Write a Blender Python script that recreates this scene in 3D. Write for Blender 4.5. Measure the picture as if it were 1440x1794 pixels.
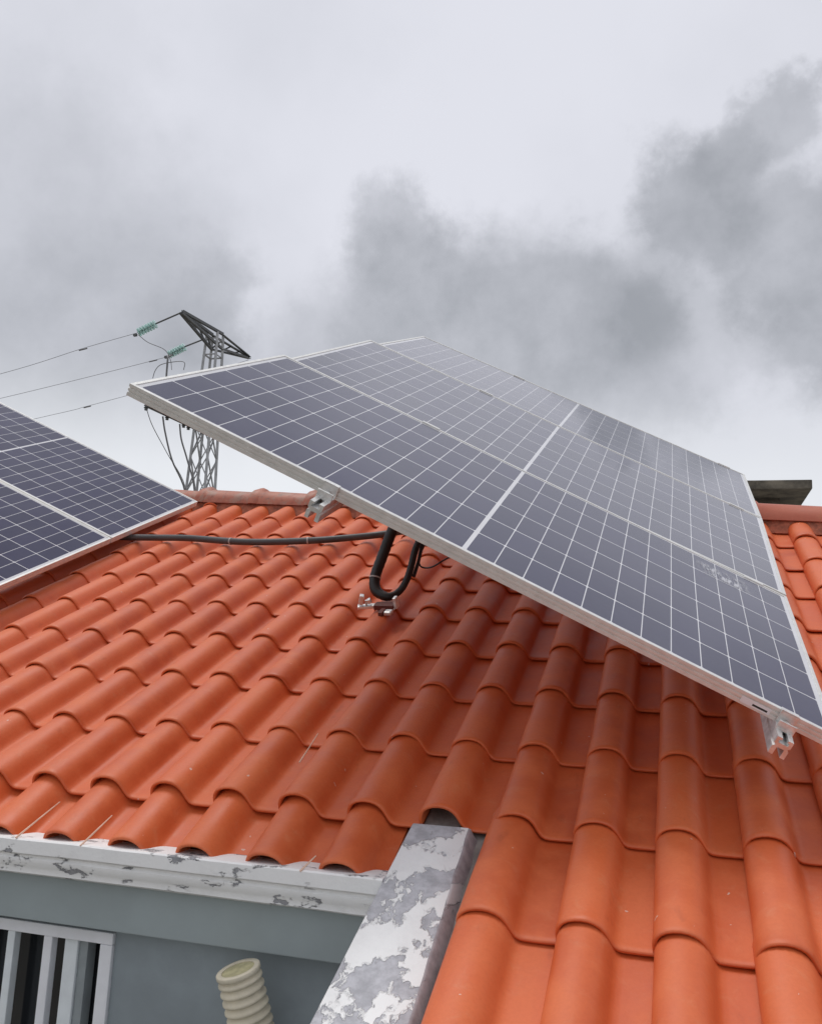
import bpy, bmesh, math, random
from mathutils import Matrix, Vector, noise

random.seed(7)
sc = bpy.context.scene
for o in list(bpy.data.objects):
    bpy.data.objects.remove(o, do_unlink=True)
COL = sc.collection
R = math.radians

# ------------------------------------------------------------------ camera
cam_d = bpy.data.cameras.new('camera')
cam = bpy.data.objects.new('camera', cam_d)
COL.objects.link(cam)
cam_d.sensor_fit = 'HORIZONTAL'
cam_d.sensor_width = 36.0
cam_d.lens = 36.0 * 1600 / 1440
cam_d.clip_start = 0.05
cam_d.clip_end = 6000
CAM = Vector((1.79502, -2.05969, 0.47104))
_r = Vector((0.9603987, 0.27438374, 0.04845513))
_d = Vector((-0.00442337, 0.18889785, -0.98198678))
_f = Vector((-0.27859428, 0.94288449, 0.18263095))
cam.matrix_world = Matrix(((_r.x, -_d.x, -_f.x, CAM.x), (_r.y, -_d.y, -_f.y, CAM.y),
                           (_r.z, -_d.z, -_f.z, CAM.z), (0, 0, 0, 1)))
sc.camera = cam

# ------------------------------------------------------------------ sky and sun
SUN_DIR = Vector((-0.22, 0.10, 0.95)).normalized()
world = bpy.data.worlds.new('World')
sc.world = world
world.use_nodes = True


class NT:
    """small helper to build node trees"""
    def __init__(self, tree):
        self.t = tree
        self.n = tree.nodes
        self.l = tree.links

    def new(self, kind, **kw):
        nd = self.n.new(kind)
        for k, v in kw.items():
            setattr(nd, k, v)
        return nd

    def put(self, sock, val):
        if hasattr(val, 'links') or isinstance(val, bpy.types.NodeSocket):
            self.l.new(val, sock)
        else:
            sock.default_value = val

    def math(self, op, a, b=0.0, c=0.0, clamp=False):
        nd = self.new('ShaderNodeMath', operation=op)
        nd.use_clamp = clamp
        self.put(nd.inputs[0], a); self.put(nd.inputs[1], b)
        if len(nd.inputs) > 2:
            self.put(nd.inputs[2], c)
        return nd.outputs[0]

    def vmath(self, op, a, b=(0, 0, 0), scale=None):
        nd = self.new('ShaderNodeVectorMath', operation=op)
        self.put(nd.inputs[0], a)
        if op != 'SCALE':
            self.put(nd.inputs[1], b)
        if scale is not None:
            self.put(nd.inputs['Scale'], scale)
        return nd.outputs['Value'] if op in ('DISTANCE', 'LENGTH', 'DOT_PRODUCT') else nd.outputs[0]

    def noise(self, vec, scale, detail=4.0, rough=0.5, color=False, distort=0.0):
        nd = self.new('ShaderNodeTexNoise')
        self.put(nd.inputs['Vector'], vec)
        self.put(nd.inputs['Scale'], scale)
        nd.inputs['Detail'].default_value = detail
        nd.inputs['Roughness'].default_value = rough
        nd.inputs['Distortion'].default_value = distort
        return nd.outputs['Color'] if color else nd.outputs['Fac']

    def rng(self, v, a, b, c=0.0, d=1.0, mode='SMOOTHSTEP'):
        nd = self.new('ShaderNodeMapRange', interpolation_type=mode)
        self.put(nd.inputs[0], v)
        for i, x in enumerate((a, b, c, d)):
            self.put(nd.inputs[i + 1], x)
        return nd.outputs[0]

    def mix(self, f, a, b, blend='MIX'):
        nd = self.new('ShaderNodeMix', data_type='RGBA', blend_type=blend)
        self.put(nd.inputs[0], f)
        self.put(nd.inputs[6], a if not isinstance(a, tuple) else (*a, 1) if len(a) == 3 else a)
        self.put(nd.inputs[7], b if not isinstance(b, tuple) else (*b, 1) if len(b) == 3 else b)
        return nd.outputs[2]


w = NT(world.node_tree)
w.n.clear()
tc = w.new('ShaderNodeTexCoord').outputs['Generated']
wob = w.vmath('SUBTRACT', w.noise(tc, 4.2, 6, 0.58, color=True), (0.5, 0.5, 0.5))
pdir = w.vmath('ADD', tc, w.vmath('SCALE', wob, scale=0.13))
wob2 = w.vmath('SUBTRACT', w.noise(tc, 12.0, 7, 0.66, color=True), (0.5, 0.5, 0.5))
pdir = w.vmath('ADD', pdir, w.vmath('SCALE', wob2, scale=0.085))
wob3 = w.vmath('SUBTRACT', w.noise(tc, 38.0, 5, 0.6, color=True), (0.5, 0.5, 0.5))
pdir = w.vmath('ADD', pdir, w.vmath('SCALE', wob3, scale=0.022))
BLOBS = [  # direction, radius, darkness
    ((-0.268, 0.850, 0.452), 0.070, 0.52), ((-0.250, 0.885, 0.390), 0.115, 0.62), ((-0.150, 0.918, 0.368), 0.125, 0.74),
    ((-0.085, 0.920, 0.385), 0.095, 0.55), ((-0.054, 0.943, 0.322), 0.105, 0.62), ((0.086, 0.838, 0.535), 0.050, 0.72),
    ((0.050, 0.858, 0.508), 0.048, 0.62), ((0.020, 0.878, 0.479), 0.082, 0.80), ((0.105, 0.892, 0.432), 0.082, 0.76), ((0.160, 0.915, 0.374), 0.095, 0.70),
    ((0.010, 0.934, 0.352), 0.095, 0.45), ((-0.605, 0.699, 0.381), 0.210, 0.44), ((-0.480, 0.795, 0.372), 0.075, 0.45),
    ((-0.560, 0.760, 0.310), 0.170, 0.42), ((-0.340, 0.885, 0.335), 0.120, 0.48), ((-0.531, 0.626, 0.571), 0.100, 0.16),
    ((-0.20, 0.47, 0.86), 0.30, 0.55), ((-0.85, 0.35, 0.40), 0.30, 0.45), ((0.55, 0.72, 0.42), 0.28, 0.5), ((0.80, 0.35, 0.49), 0.25, 0.3),
    ((-0.6, -0.6, 0.5), 0.35, 0.35), ((0.3, -0.8, 0.5), 0.30, 0.35),
]
dark = None
for c, rad, k in BLOBS:
    dist = w.vmath('DISTANCE', pdir, c)
    m = w.rng(dist, rad * 0.56, rad * 1.12, k, 0.0)
    dark = m if dark is None else w.math('SUBTRACT', w.math('ADD', dark, m), w.math('MULTIPLY', dark, m))
tex = w.noise(tc, 7.0, 7, 0.6)
dark = w.math('MULTIPLY', dark, w.rng(tex, 0.34, 0.62, 0.66, 1.08, 'LINEAR'), clamp=True)
big = w.noise(tc, 2.2, 5, 0.55)
light_c = w.mix(w.rng(big, 0.35, 0.65), (0.70, 0.71, 0.77), (0.785, 0.793, 0.858))
cloud = w.mix(dark, light_c, (0.355, 0.368, 0.398))
sep = w.new('ShaderNodeSeparateXYZ')
w.put(sep.inputs[0], tc)
low = w.rng(sep.outputs['Z'], 0.19, 0.33, 1.0, 0.0)          # paler band of cloud low over the land, all the way round
cloud = w.mix(w.math('MULTIPLY', low, w.rng(big, 0.3, 0.6, 0.6, 0.95, 'LINEAR')), cloud, (0.88, 0.90, 0.93))
bg_c = w.new('ShaderNodeBackground')
w.put(bg_c.inputs['Color'], cloud)
bg_c.inputs['Strength'].default_value = 1.0
sky = w.new('ShaderNodeTexSky', sky_type='NISHITA')
sky.sun_disc = False
sky.sun_elevation = math.asin(SUN_DIR.z)
sky.sun_rotation = math.atan2(SUN_DIR.x, SUN_DIR.y)
bg_s = w.new('ShaderNodeBackground')
w.put(bg_s.inputs['Color'], sky.outputs[0])
bg_s.inputs['Strength'].default_value = 0.10
mx = w.new('ShaderNodeMixShader')
mx.inputs[0].default_value = 0.94
w.l.new(bg_s.outputs[0], mx.inputs[1]); w.l.new(bg_c.outputs[0], mx.inputs[2])
w.l.new(mx.outputs[0], w.new('ShaderNodeOutputWorld').inputs[0])

sun_d = bpy.data.lights.new('sun', 'SUN')
sun_d.energy = 1.5
sun_d.angle = R(28)
sun_d.color = (1.0, 0.965, 0.92)
sun = bpy.data.objects.new('sun', sun_d)
COL.objects.link(sun)
sun.rotation_euler = SUN_DIR.to_track_quat('Z', 'Y').to_euler()
sun.location = (-5, -5, 12)

sc.view_settings.view_transform = 'Standard'
sc.view_settings.look = 'None'
sc.view_settings.exposure = 0.0
sc.view_settings.gamma = 1.0
sc.view_settings.use_curve_mapping = False


# ------------------------------------------------------------------ materials
def mat(name):
    m = bpy.data.materials.new(name)
    m.use_nodes = True
    t = NT(m.node_tree)
    b = t.n['Principled BSDF']
    return m, t, b


def flat(name, col, rough=0.6, metal=0.0, var=0.12, scale=18.0, bump=0.15, coat=0.0):
    m, t, b = mat(name)
    oc = t.new('ShaderNodeTexCoord').outputs['Object']
    n = t.noise(oc, scale, 6, 0.6)
    c = t.mix(t.rng(n, 0.3, 0.7), tuple(x * (1 - var) for x in col), tuple(min(1, x * (1 + var)) for x in col))
    t.put(b.inputs['Base Color'], c)
    t.put(b.inputs['Roughness'], t.rng(n, 0.3, 0.7, rough * 0.88, min(1, rough * 1.12)))
    b.inputs['Metallic'].default_value = metal
    b.inputs['Coat Weight'].default_value = coat
    if bump:
        bp = t.new('ShaderNodeBump')
        bp.inputs['Strength'].default_value = bump
        bp.inputs['Distance'].default_value = 0.004
        t.put(bp.inputs['Height'], t.noise(oc, scale * 6, 4, 0.6))
        t.put(b.inputs['Normal'], bp.outputs[0])
    return m


def terracotta(name, base, dusty=1.0, worn=0.30):
    m, t, b = mat(name)
    oc = t.new('ShaderNodeTexCoord').outputs['Object']
    rnd = t.new('ShaderNodeObjectInfo').outputs['Random']
    off = t.new('ShaderNodeCombineXYZ')
    t.put(off.inputs[0], t.math('MULTIPLY', rnd, 53.0)); t.put(off.inputs[1], t.math('MULTIPLY', rnd, 91.0))
    p = t.vmath('ADD', oc, off.outputs[0])
    big = t.noise(p, 7.0, 4, 0.55)
    fine = t.noise(p, 120.0, 5, 0.65)
    hue = t.mix(t.rng(rnd, 0.0, 1.0, mode='LINEAR'), (base[0] * 0.84, base[1] * 0.80, base[2] * 0.82), (base[0] * 1.07, base[1] * 1.16, base[2] * 1.22))
    c = t.mix(t.rng(big, 0.32, 0.70), hue, (base[0] * 1.06, base[1] * 1.30, base[2] * 1.55))
    c = t.mix(t.math('MULTIPLY', t.rng(fine, 0.35, 0.75), 0.18), c, (base[0] * 0.70, base[1] * 0.62, base[2] * 0.6))
    # pale bloom and dust
    dust = t.noise(p, 16.0, 6, 0.7, distort=0.6)
    c = t.mix(t.math('MULTIPLY', t.rng(dust, 0.52, 0.80), 0.26 * dusty), c, (0.62, 0.31, 0.165))
    # dark smudges
    sm = t.noise(t.vmath('MULTIPLY', p, (1.0, 0.45, 1.0)), 22.0, 4, 0.55)
    c = t.mix(t.math('MULTIPLY', t.rng(sm, 0.62 - (worn - 0.30) * 0.3, 0.80), worn), c, (base[0] * 0.45, base[1] * 0.42, base[2] * 0.5))
    # specks of pale mortar
    v = t.new('ShaderNodeTexVoronoi', feature='F1', voronoi_dimensions='2D')
    t.put(v.inputs['Vector'], t.vmath('ADD', p, t.vmath('SCALE', t.noise(p, 60.0, 2, 0.5, color=True), scale=0.02)))
    v.inputs['Scale'].default_value = 13.0
    sp = t.new('ShaderNodeSeparateColor'); t.put(sp.inputs[0], v.outputs['Color'])
    keep = t.math('GREATER_THAN', sp.outputs[0], 0.86)
    size = t.math('MULTIPLY', t.math('POWER', sp.outputs[1], 2.0), 0.038)
    spot = t.math('MULTIPLY', t.math('LESS_THAN', v.outputs['Distance'], t.math('ADD', size, 0.012)), keep)
    c = t.mix(t.math('MULTIPLY', spot, 0.75 * dusty), c, (0.66, 0.50, 0.42))
    if worn > 0.5:
        li = t.noise(p, 11.0, 6, 0.68, distort=0.4)
        c = t.mix(t.math('MULTIPLY', t.rng(li, 0.50, 0.60), 0.48), c, (0.30, 0.235, 0.185))
        c = t.mix(t.math('MULTIPLY', t.rng(t.noise(p, 19.0, 5, 0.65), 0.60, 0.68), 0.55), c, (0.13, 0.10, 0.085))
    t.put(b.inputs['Base Color'], c)
    t.put(b.inputs['Roughness'], t.rng(big, 0.3, 0.7, 0.46, 0.60))
    b.inputs['Specular IOR Level'].default_value = 0.52
    bp = t.new('ShaderNodeBump')
    bp.inputs['Strength'].default_value = 0.35
    bp.inputs['Distance'].default_value = 0.0016
    t.put(bp.inputs['Height'], t.math('ADD', t.math('MULTIPLY', fine, 0.35), t.math('MULTIPLY', t.noise(p, 34.0, 4, 0.6), 1.0)))
    t.put(b.inputs['Normal'], bp.outputs[0])
    return m


def peel(name, amount, stretch=(1, 1, 1), grey=(0.30, 0.30, 0.315), scale=6.0, white=(0.82, 0.82, 0.81)):
    """white paint flaking off grey render; amount = noise threshold (higher = more bare)"""
    m, t, b = mat(name)
    oc = t.new('ShaderNodeTexCoord').outputs['Object']
    p = t.vmath('MULTIPLY', oc, stretch)
    wv = t.vmath('SCALE', t.vmath('SUBTRACT', t.noise(p, scale * 4.5, 5, 0.6, color=True), (0.5, 0.5, 0.5)), scale=0.035)
    p = t.vmath('ADD', p, wv)
    n = t.noise(p, scale, 3.5, 0.52, distort=0.9)
    n2 = t.noise(p, scale * 3.6, 3, 0.5)
    n3 = t.noise(p, scale * 11.0, 2, 0.5)
    f = t.math('ADD', t.math('MULTIPLY', n, 0.72), t.math('ADD', t.math('MULTIPLY', n2, 0.20), t.math('MULTIPLY', n3, 0.08)))
    mask = t.rng(f, amount, amount + 0.010)                     # 1 = paint still on
    edge = t.rng(f, amount - 0.012, amount + 0.03)
    gr = t.mix(t.rng(t.noise(oc, 30.0, 6, 0.65), 0.3, 0.7), tuple(g * 0.82 for g in grey), tuple(g * 1.2 for g in grey))
    wh = t.mix(t.rng(t.noise(oc, 9.0, 6, 0.7), 0.45, 0.8), white, tuple(x * 0.90 for x in white))
    c = t.mix(mask, gr, wh)
    t.put(b.inputs['Base Color'], c)
    t.put(b.inputs['Roughness'], t.math('MULTIPLY_ADD', mask, -0.22, 0.85))
    bp = t.new('ShaderNodeBump')
    bp.inputs['Strength'].default_value = 1.0
    bp.inputs['Distance'].default_value = 0.0035
    t.put(bp.inputs['Height'], t.math('ADD', edge, t.math('MULTIPLY', t.noise(oc, 90.0, 4, 0.6), 0.22)))
    t.put(b.inputs['Normal'], bp.outputs[0])
    return m


M_TILE = terracotta('terracotta', (0.630, 0.117, 0.030))
M_RIDGE = terracotta('terracotta_ridge', (0.40, 0.115, 0.060), 1.3, 0.75)
M_RIDGE_NEW = terracotta('terracotta_ridge_clean', (0.43, 0.100, 0.048), 0.7)
M_DECK = flat('roof_mortar', (0.30, 0.28, 0.26), 0.9, scale=14, var=0.25, bump=0.5)
M_MORTAR = flat('ridge_mortar', (0.36, 0.125, 0.075), 0.9, scale=20, var=0.4, bump=0.8)
M_PEEL_TRIM = peel('peeling_white_trim', 0.400, (0.6, 1.0, 1.2), scale=15.0)
M_PEEL_BOARD = peel('peeling_white_board', 0.488, (1.0, 0.60, 1.0), grey=(0.44, 0.44, 0.465), scale=9.0)
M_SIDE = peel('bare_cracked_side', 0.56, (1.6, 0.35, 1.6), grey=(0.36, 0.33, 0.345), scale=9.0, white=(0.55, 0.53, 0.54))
M_WALL = flat('grey_wall_paint', (0.265, 0.305, 0.325), 0.75, scale=3.5, var=0.13, bump=0.35)
M_BAND = flat('grey_band_paint', (0.300, 0.345, 0.350), 0.7, scale=4.0, var=0.06, bump=0.18)
M_ALU = flat('anodised_aluminium', (0.70, 0.70, 0.675), 0.45, 0.35, var=0.06, scale=30, bump=0.05)
M_ALU_MILL = flat('mill_aluminium', (0.76, 0.76, 0.75), 0.38, 0.75, var=0.12, scale=60, bump=0.2)
M_DARK = flat('dark_slot', (0.02, 0.02, 0.02), 0.7)
M_WHITE = flat('white_window_frame', (0.76, 0.77, 0.80), 0.42, var=0.04, bump=0.05)
M_BAR = flat('pale_blue_white_bar', (0.70, 0.745, 0.765), 0.4, var=0.05, bump=0.05)
M_GREYBAR = flat('grey_stile', (0.26, 0.29, 0.30), 0.5, var=0.08, bump=0.05)
M_BLACK = flat('black_rubber', (0.012, 0.010, 0.010), 0.48, var=0.3, bump=0.1)
M_CONDUIT = flat('grey_conduit', (0.060, 0.057, 0.058), 0.5, var=0.25, scale=9, bump=0.15)
M_TIE = flat('pale_cable_tie', (0.42, 0.40, 0.38), 0.5)
M_PIPE = flat('beige_plastic', (0.65, 0.59, 0.455), 0.6, var=0.10, scale=20)
M_FOAM = flat('yellow_foam', (0.47, 0.43, 0.25), 0.85, var=0.18, scale=40, bump=0.5)
M_STEEL = flat('galvanised_steel', (0.36, 0.365, 0.37), 0.55, 0.35, var=0.2, scale=3, bump=0.0)
M_STEELD = flat('weathered_dark_steel', (0.11, 0.113, 0.115), 0.6, 0.2, var=0.25, scale=3, bump=0.0)
M_WIRE = flat('line_wire', (0.22, 0.225, 0.24), 0.6, 0.2, bump=0.0)
M_CABLE = flat('grey_cable', (0.16, 0.16, 0.165), 0.6, bump=0.0)
M_SLAB = flat('mossy_concrete', (0.140, 0.126, 0.098), 0.9, var=0.55, scale=9, bump=0.7)
M_STRAW = flat('dry_straw', (0.72, 0.50, 0.38), 0.8)
M_GROUND = flat('dry_earth_ground', (0.20, 0.185, 0.155), 0.95, var=0.4, scale=0.3, bump=0.4)
M_REDBLK = flat('red_brown_rubber', (0.13, 0.028, 0.020), 0.6, var=0.25)


def glassy(name, kind, ior=1.40, haze=0.030):
    m, t, b = mat(name)
    oc = t.new('ShaderNodeTexCoord').outputs['Object']
    rnd = t.new('ShaderNodeObjectInfo').outputs['Random']
    if kind == 'cell':
        a = t.mix(rnd, (0.0085, 0.0075, 0.046), (0.0140, 0.0120, 0.062))
        v = t.new('ShaderNodeTexVoronoi', feature='F1')     # grain of the silicon crystals
        t.put(v.inputs['Vector'], oc); v.inputs['Scale'].default_value = 70.0
        spx = t.new('ShaderNodeSeparateColor'); t.put(spx.inputs[0], v.outputs['Color'])
        c = t.mix(t.math('MULTIPLY', spx.outputs[0], 0.35), a, (0.020, 0.016, 0.060))
    else:
        c = t.mix(t.rng(t.noise(oc, 5.0, 4), 0.3, 0.7), (0.60, 0.60, 0.62), (0.68, 0.68, 0.70))
    # thin film of dust on the glass; larger haze paints in paler sky reflection
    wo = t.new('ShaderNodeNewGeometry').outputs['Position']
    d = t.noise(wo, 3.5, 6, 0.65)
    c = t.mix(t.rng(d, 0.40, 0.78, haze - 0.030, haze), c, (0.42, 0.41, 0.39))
    t.put(b.inputs['Base Color'], c)
    b.inputs['Roughness'].default_value = 0.35
    b.inputs['Specular IOR Level'].default_value = 0.05
    b.inputs['Coat Weight'].default_value = 1.0
    b.inputs['Coat IOR'].default_value = ior
    t.put(b.inputs['Coat Roughness'], t.rng(d, 0.3, 0.8, 0.025, 0.06))
    return m


M_CELL = glassy('solar_cell_under_glass', 'cell')
M_BACK = glassy('white_backsheet_under_glass', 'back')
M_CELL_SKYBOOST = glassy('solar_cell_boosted_sky_reflection', 'cell', 1.74, 0.075)  # coat and grey haze raised to put a brighter sky reflection into the material
M_BACK_SKYBOOST = glassy('white_backsheet_boosted_sky_reflection', 'back', 1.74, 0.05)

m, t, b = mat('insulator_glass')
b.inputs['Base Color'].default_value = (0.60, 0.84, 0.79, 1)
b.inputs['Roughness'].default_value = 0.12
b.inputs['Transmission Weight'].default_value = 0.45
M_GREEN = m

m, t, b = mat('dark_window_glass')
oc = t.new('ShaderNodeTexCoord').outputs['Object']
t.put(b.inputs['Base Color'], t.mix(t.noise(oc, 3.0, 3), (0.012, 0.014, 0.016), (0.022, 0.024, 0.027)))
b.inputs['Roughness'].default_value = 0.08
M_GLASS = m

m, t, b = mat('dried_splash')
oc = t.new('ShaderNodeTexCoord').outputs['Object']
st = t.noise(t.vmath('MULTIPLY', oc, (2.6, 0.55, 1.0)), 26.0, 5, 0.6)
bl = t.noise(oc, 12.0, 4, 0.6)
ln = t.new('ShaderNodeSeparateXYZ'); t.put(ln.inputs[0], oc)
ex = t.rng(t.math('ABSOLUTE', ln.outputs[0]), 0.05, 0.115, 1.0, 0.0)
ey = t.rng(t.math('ABSOLUTE', ln.outputs[1]), 0.03, 0.075, 1.0, 0.0)
al = t.math('MULTIPLY', t.math('MULTIPLY', t.rng(st, 0.40, 0.62), t.rng(bl, 0.30, 0.55)), t.math('MULTIPLY', ex, ey))
b.inputs['Base Color'].default_value = (0.55, 0.56, 0.60, 1)
b.inputs['Roughness'].default_value = 0.7
t.put(b.inputs['Alpha'], t.math('MULTIPLY', al, 0.9, clamp=True))
M_SPLASH = m


# ------------------------------------------------------------------ mesh helpers
def new_obj(name, me, mat_=None, parent=None, loc=None, mw=None):
    o = bpy.data.objects.new(name, me)
    if me is not None and mat_ is not None and not me.materials:
        me.materials.append(mat_)
    COL.objects.link(o)
    if parent is not None:
        o.parent = parent
    if mw is not None:
        o.matrix_local = mw
    elif loc is not None:
        o.location = loc
    return o


def empty(name, loc=(0, 0, 0), mw=None):
    o = bpy.data.objects.new(name, None)
    o.empty_display_size = 0.2
    COL.objects.link(o)
    if mw is not None:
        o.matrix_world = mw
    else:
        o.location = loc
    return o


def tag(o, label=None, cat=None, group=None, kind=None):
    if label: o['label'] = label
    if cat: o['category'] = cat
    if group: o['group'] = group
    if kind: o['kind'] = kind
    return o


class MB:
    """collects boxes, tubes and prisms into one mesh"""
    def __init__(self):
        self.v = []
        self.f = []

    def add(self, vs, fs):
        k = len(self.v)
        self.v += [tuple(x) for x in vs]
        self.f += [tuple(i + k for i in f) for f in fs]

    def box(self, lo, hi, M=None, bev=0.0):
        x0, y0, z0 = lo; x1, y1, z1 = hi
        if bev <= 0:
            vs = [(x0, y0, z0), (x1, y0, z0), (x1, y1, z0), (x0, y1, z0), (x0, y0, z1), (x1, y0, z1), (x1, y1, z1), (x0, y1, z1)]
            fs = [(3, 2, 1, 0), (4, 5, 6, 7), (0, 1, 5, 4), (1, 2, 6, 5), (2, 3, 7, 6), (3, 0, 4, 7)]
        else:
            bm = bmesh.new()
            bmesh.ops.create_cube(bm, size=1.0)
            for v in bm.verts:
                v.co = Vector(((x0 + x1) / 2 + v.co.x * (x1 - x0), (y0 + y1) / 2 + v.co.y * (y1 - y0), (z0 + z1) / 2 + v.co.z * (z1 - z0)))
            bmesh.ops.bevel(bm, geom=bm.edges[:], offset=bev, segments=2, profile=0.6, affect='EDGES')
            bm.verts.index_update()
            vs = [v.co.copy() for v in bm.verts]
            fs = [[v.index for v in f.verts] for f in bm.faces]
            bm.free()
        if M is not None:
            vs = [M @ Vector(v) for v in vs]
        self.add(vs, fs)
        return self

    def beam(self, a, b, wd, ht=None, up=(0, 0, 1)):
        """rectangular bar from a to b"""
        a = Vector(a); b = Vector(b)
        ht = wd if ht is None else ht
        d = (b - a).normalized()
        s = d.cross(Vector(up))
        if s.length < 1e-3:
            s = d.cross(Vector((1, 0, 0)))
        s.normalize()
        u = s.cross(d)
        vs = []
        for p in (a, b):
            for i, j in ((-1, -1), (1, -1), (1, 1), (-1, 1)):
                vs.append(p + s * (i * wd / 2) + u * (j * ht / 2))
        self.add(vs, [(3, 2, 1, 0), (4, 5, 6, 7), (0, 1, 5, 4), (1, 2, 6, 5), (2, 3, 7, 6), (3, 0, 4, 7)])
        return self

    def angle(self, a, b, wd, th, up=(0, 0, 1)):
        """L-section steel from a to b"""
        a = Vector(a); b = Vector(b)
        d = (b - a).normalized()
        s = d.cross(Vector(up))
        if s.length < 1e-3:
            s = d.cross(Vector((1, 0, 0)))
        s.normalize(); u = s.cross(d)
        pr = [(0, 0), (wd, 0), (wd, th), (th, th), (th, wd), (0, wd)]
        vs = [p + s * (x - wd / 2) + u * (y - wd / 2) for p in (a, b) for x, y in pr]
        n = 6
        fs = [(i, (i + 1) % n, n + (i + 1) % n, n + i) for i in range(n)]
        fs += [(5, 4, 3, 2, 1, 0), tuple(range(n, 2 * n))]
        self.add(vs, fs)
        return self

    def tube(self, pts, rad, n=8, caps=True):
        pts = [Vector(p) for p in pts]
        rads = rad if isinstance(rad, (list, tuple)) else [rad] * len(pts)
        rings = []
        prev = None
        for i, p in enumerate(pts):
            d = (pts[min(i + 1, len(pts) - 1)] - pts[max(i - 1, 0)]).normalized()
            if prev is None:
                s = d.cross(Vector((0, 0, 1)))
                if s.length < 1e-3:
                    s = d.cross(Vector((0, 1, 0)))
            else:
                s = prev - d * prev.dot(d)
            s.normalize(); prev = s
            u = d.cross(s)
            rings.append([p + (s * math.cos(2 * math.pi * k / n) + u * math.sin(2 * math.pi * k / n)) * rads[i] for k in range(n)])
        vs = [v for r_ in rings for v in r_]
        fs = []
        for i in range(len(pts) - 1):
            for k in range(n):
                fs.append((i * n + k, i * n + (k + 1) % n, (i + 1) * n + (k + 1) % n, (i + 1) * n + k))
        if caps:
            fs.append(tuple(range(n - 1, -1, -1)))
            e = (len(pts) - 1) * n
            fs.append(tuple(range(e, e + n)))
        self.add(vs, fs)
        return self

    def loft(self, rings, closed=True, caps=True):
        n = len(rings[0])
        vs = [v for r_ in rings for v in r_]
        fs = []
        for i in range(len(rings) - 1):
            for k in range(n if closed else n - 1):
                fs.append((i * n + k, i * n + (k + 1) % n, (i + 1) * n + (k + 1) % n, (i + 1) * n + k))
        if caps:
            fs.append(tuple(range(n - 1, -1, -1)))
            e = (len(rings) - 1) * n
            fs.append(tuple(range(e, e + n)))
        self.add(vs, fs)
        return self

    def mesh(self, name, smooth=None):
        me = bpy.data.meshes.new(name)
        me.from_pydata(self.v, [], self.f)
        bm = bmesh.new(); bm.from_mesh(me)
        bmesh.ops.recalc_face_normals(bm, faces=bm.faces[:])
        bm.to_mesh(me); bm.free()
        if smooth is not None:
            me.polygons.foreach_set('use_smooth', [True] * len(me.polygons))
            me.set_sharp_from_angle(angle=R(smooth))
        me.update()
        return me

    def build(self, name, mat_, parent=None, smooth=None, loc=None, mw=None):
        return new_obj(name, self.mesh(name, smooth), mat_, parent, loc, mw)


def spline(pts, n=8):
    """Catmull-Rom through pts"""
    P = [Vector(p) for p in pts]
    P = [P[0] * 2 - P[1]] + P + [P[-1] * 2 - P[-2]]
    out = []
    for i in range(1, len(P) - 2):
        for k in range(n):
            t_ = k / n
            a, b_, c, d = P[i - 1:i + 3]
            out.append(0.5 * ((2 * b_) + (c - a) * t_ + (2 * a - 5 * b_ + 4 * c - d) * t_ ** 2 + (3 * b_ - a - 3 * c + d) * t_ ** 3))
    out.append(P[-2])
    return out


# ------------------------------------------------------------------ the roof's own frame
SLOPE = R(25.5)
S_DIR = Vector((0, math.cos(SLOPE), math.sin(SLOPE)))
N_DIR = Vector((0, -math.sin(SLOPE), math.cos(SLOPE)))
ROOF = Matrix(((1, 0, 0, 0), (0, S_DIR.y, N_DIR.y, 0), (0, S_DIR.z, N_DIR.z, 0), (0, 0, 0, 1)))
TW = 0.2                     # covering width of a tile
TG = 0.368                   # gauge between rows


def L(x, s, h):
    """roof coordinates (across, up the slope, above the crests) to world"""
    return ROOF @ Vector((x, s, h))


def project(p):
    q = Vector(p) - CAM
    z = q.dot(_f)
    return (720 + 1600 * q.dot(_r) / z, 897 + 1600 * q.dot(_d) / z, z) if z > 0.1 else (1e9, 1e9, z)


# ground
g = MB()
g.add([(-3000, -3000, 0), (3000, -3000, 0), (3000, 3000, 0), (-3000, 3000, 0)], [(0, 1, 2, 3)])
ground = g.build('ground', M_GROUND, loc=(0, 0, -5.0))
tag(ground, kind='structure')

# ------------------------------------------------------------------ house
house = empty('house', (0, 0.3, -5.0))
tag(house, 'house with an orange clay tile roof, grey wall and flaking white eave', 'house')
HI = Matrix.Translation((0, -0.3, 5.0))      # children are written in world coordinates


def hpart(mb, name, mat_, parent=house, smooth=None):
    o = new_obj(name, mb.mesh(name, smooth), mat_)
    o.parent = parent
    o.matrix_parent_inverse = parent.matrix_world.inverted() if parent is not house else HI
    return o


def ridge_r(c):
    return 10.4 - 0.0723 * (c + 6)


# roof deck under the tiles: main slope, lower wing slope to the right, rear slope
deck = MB()
HB = -0.088
xs0, xs1 = -3.6, 4.2
def ridge_top(x):
    return Vector((x, 3.446 - 0.1235 * (x + 1.224), 1.699 - 0.0588 * (x + 1.224)))
def deck_pt(x, r, h):
    return L(x, r * TG, h)
deck.add([deck_pt(xs0, 0.42, HB - 0.05), deck_pt(1.125, 0.42, HB - 0.05), deck_pt(1.125, ridge_r(1.125 / TW) - 0.1, HB), deck_pt(xs0, ridge_r(xs0 / TW) - 0.1, HB),
          deck_pt(xs0, 0.42, HB - 0.1), deck_pt(1.125, 0.42, HB - 0.1), deck_pt(1.125, ridge_r(1.125 / TW) - 0.1, HB - 0.1), deck_pt(xs0, ridge_r(xs0 / TW) - 0.1, HB - 0.1)],
         [(0, 1, 2, 3), (7, 6, 5, 4), (0, 4, 5, 1), (1, 5, 6, 2), (2, 6, 7, 3), (3, 7, 4, 0)])
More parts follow.
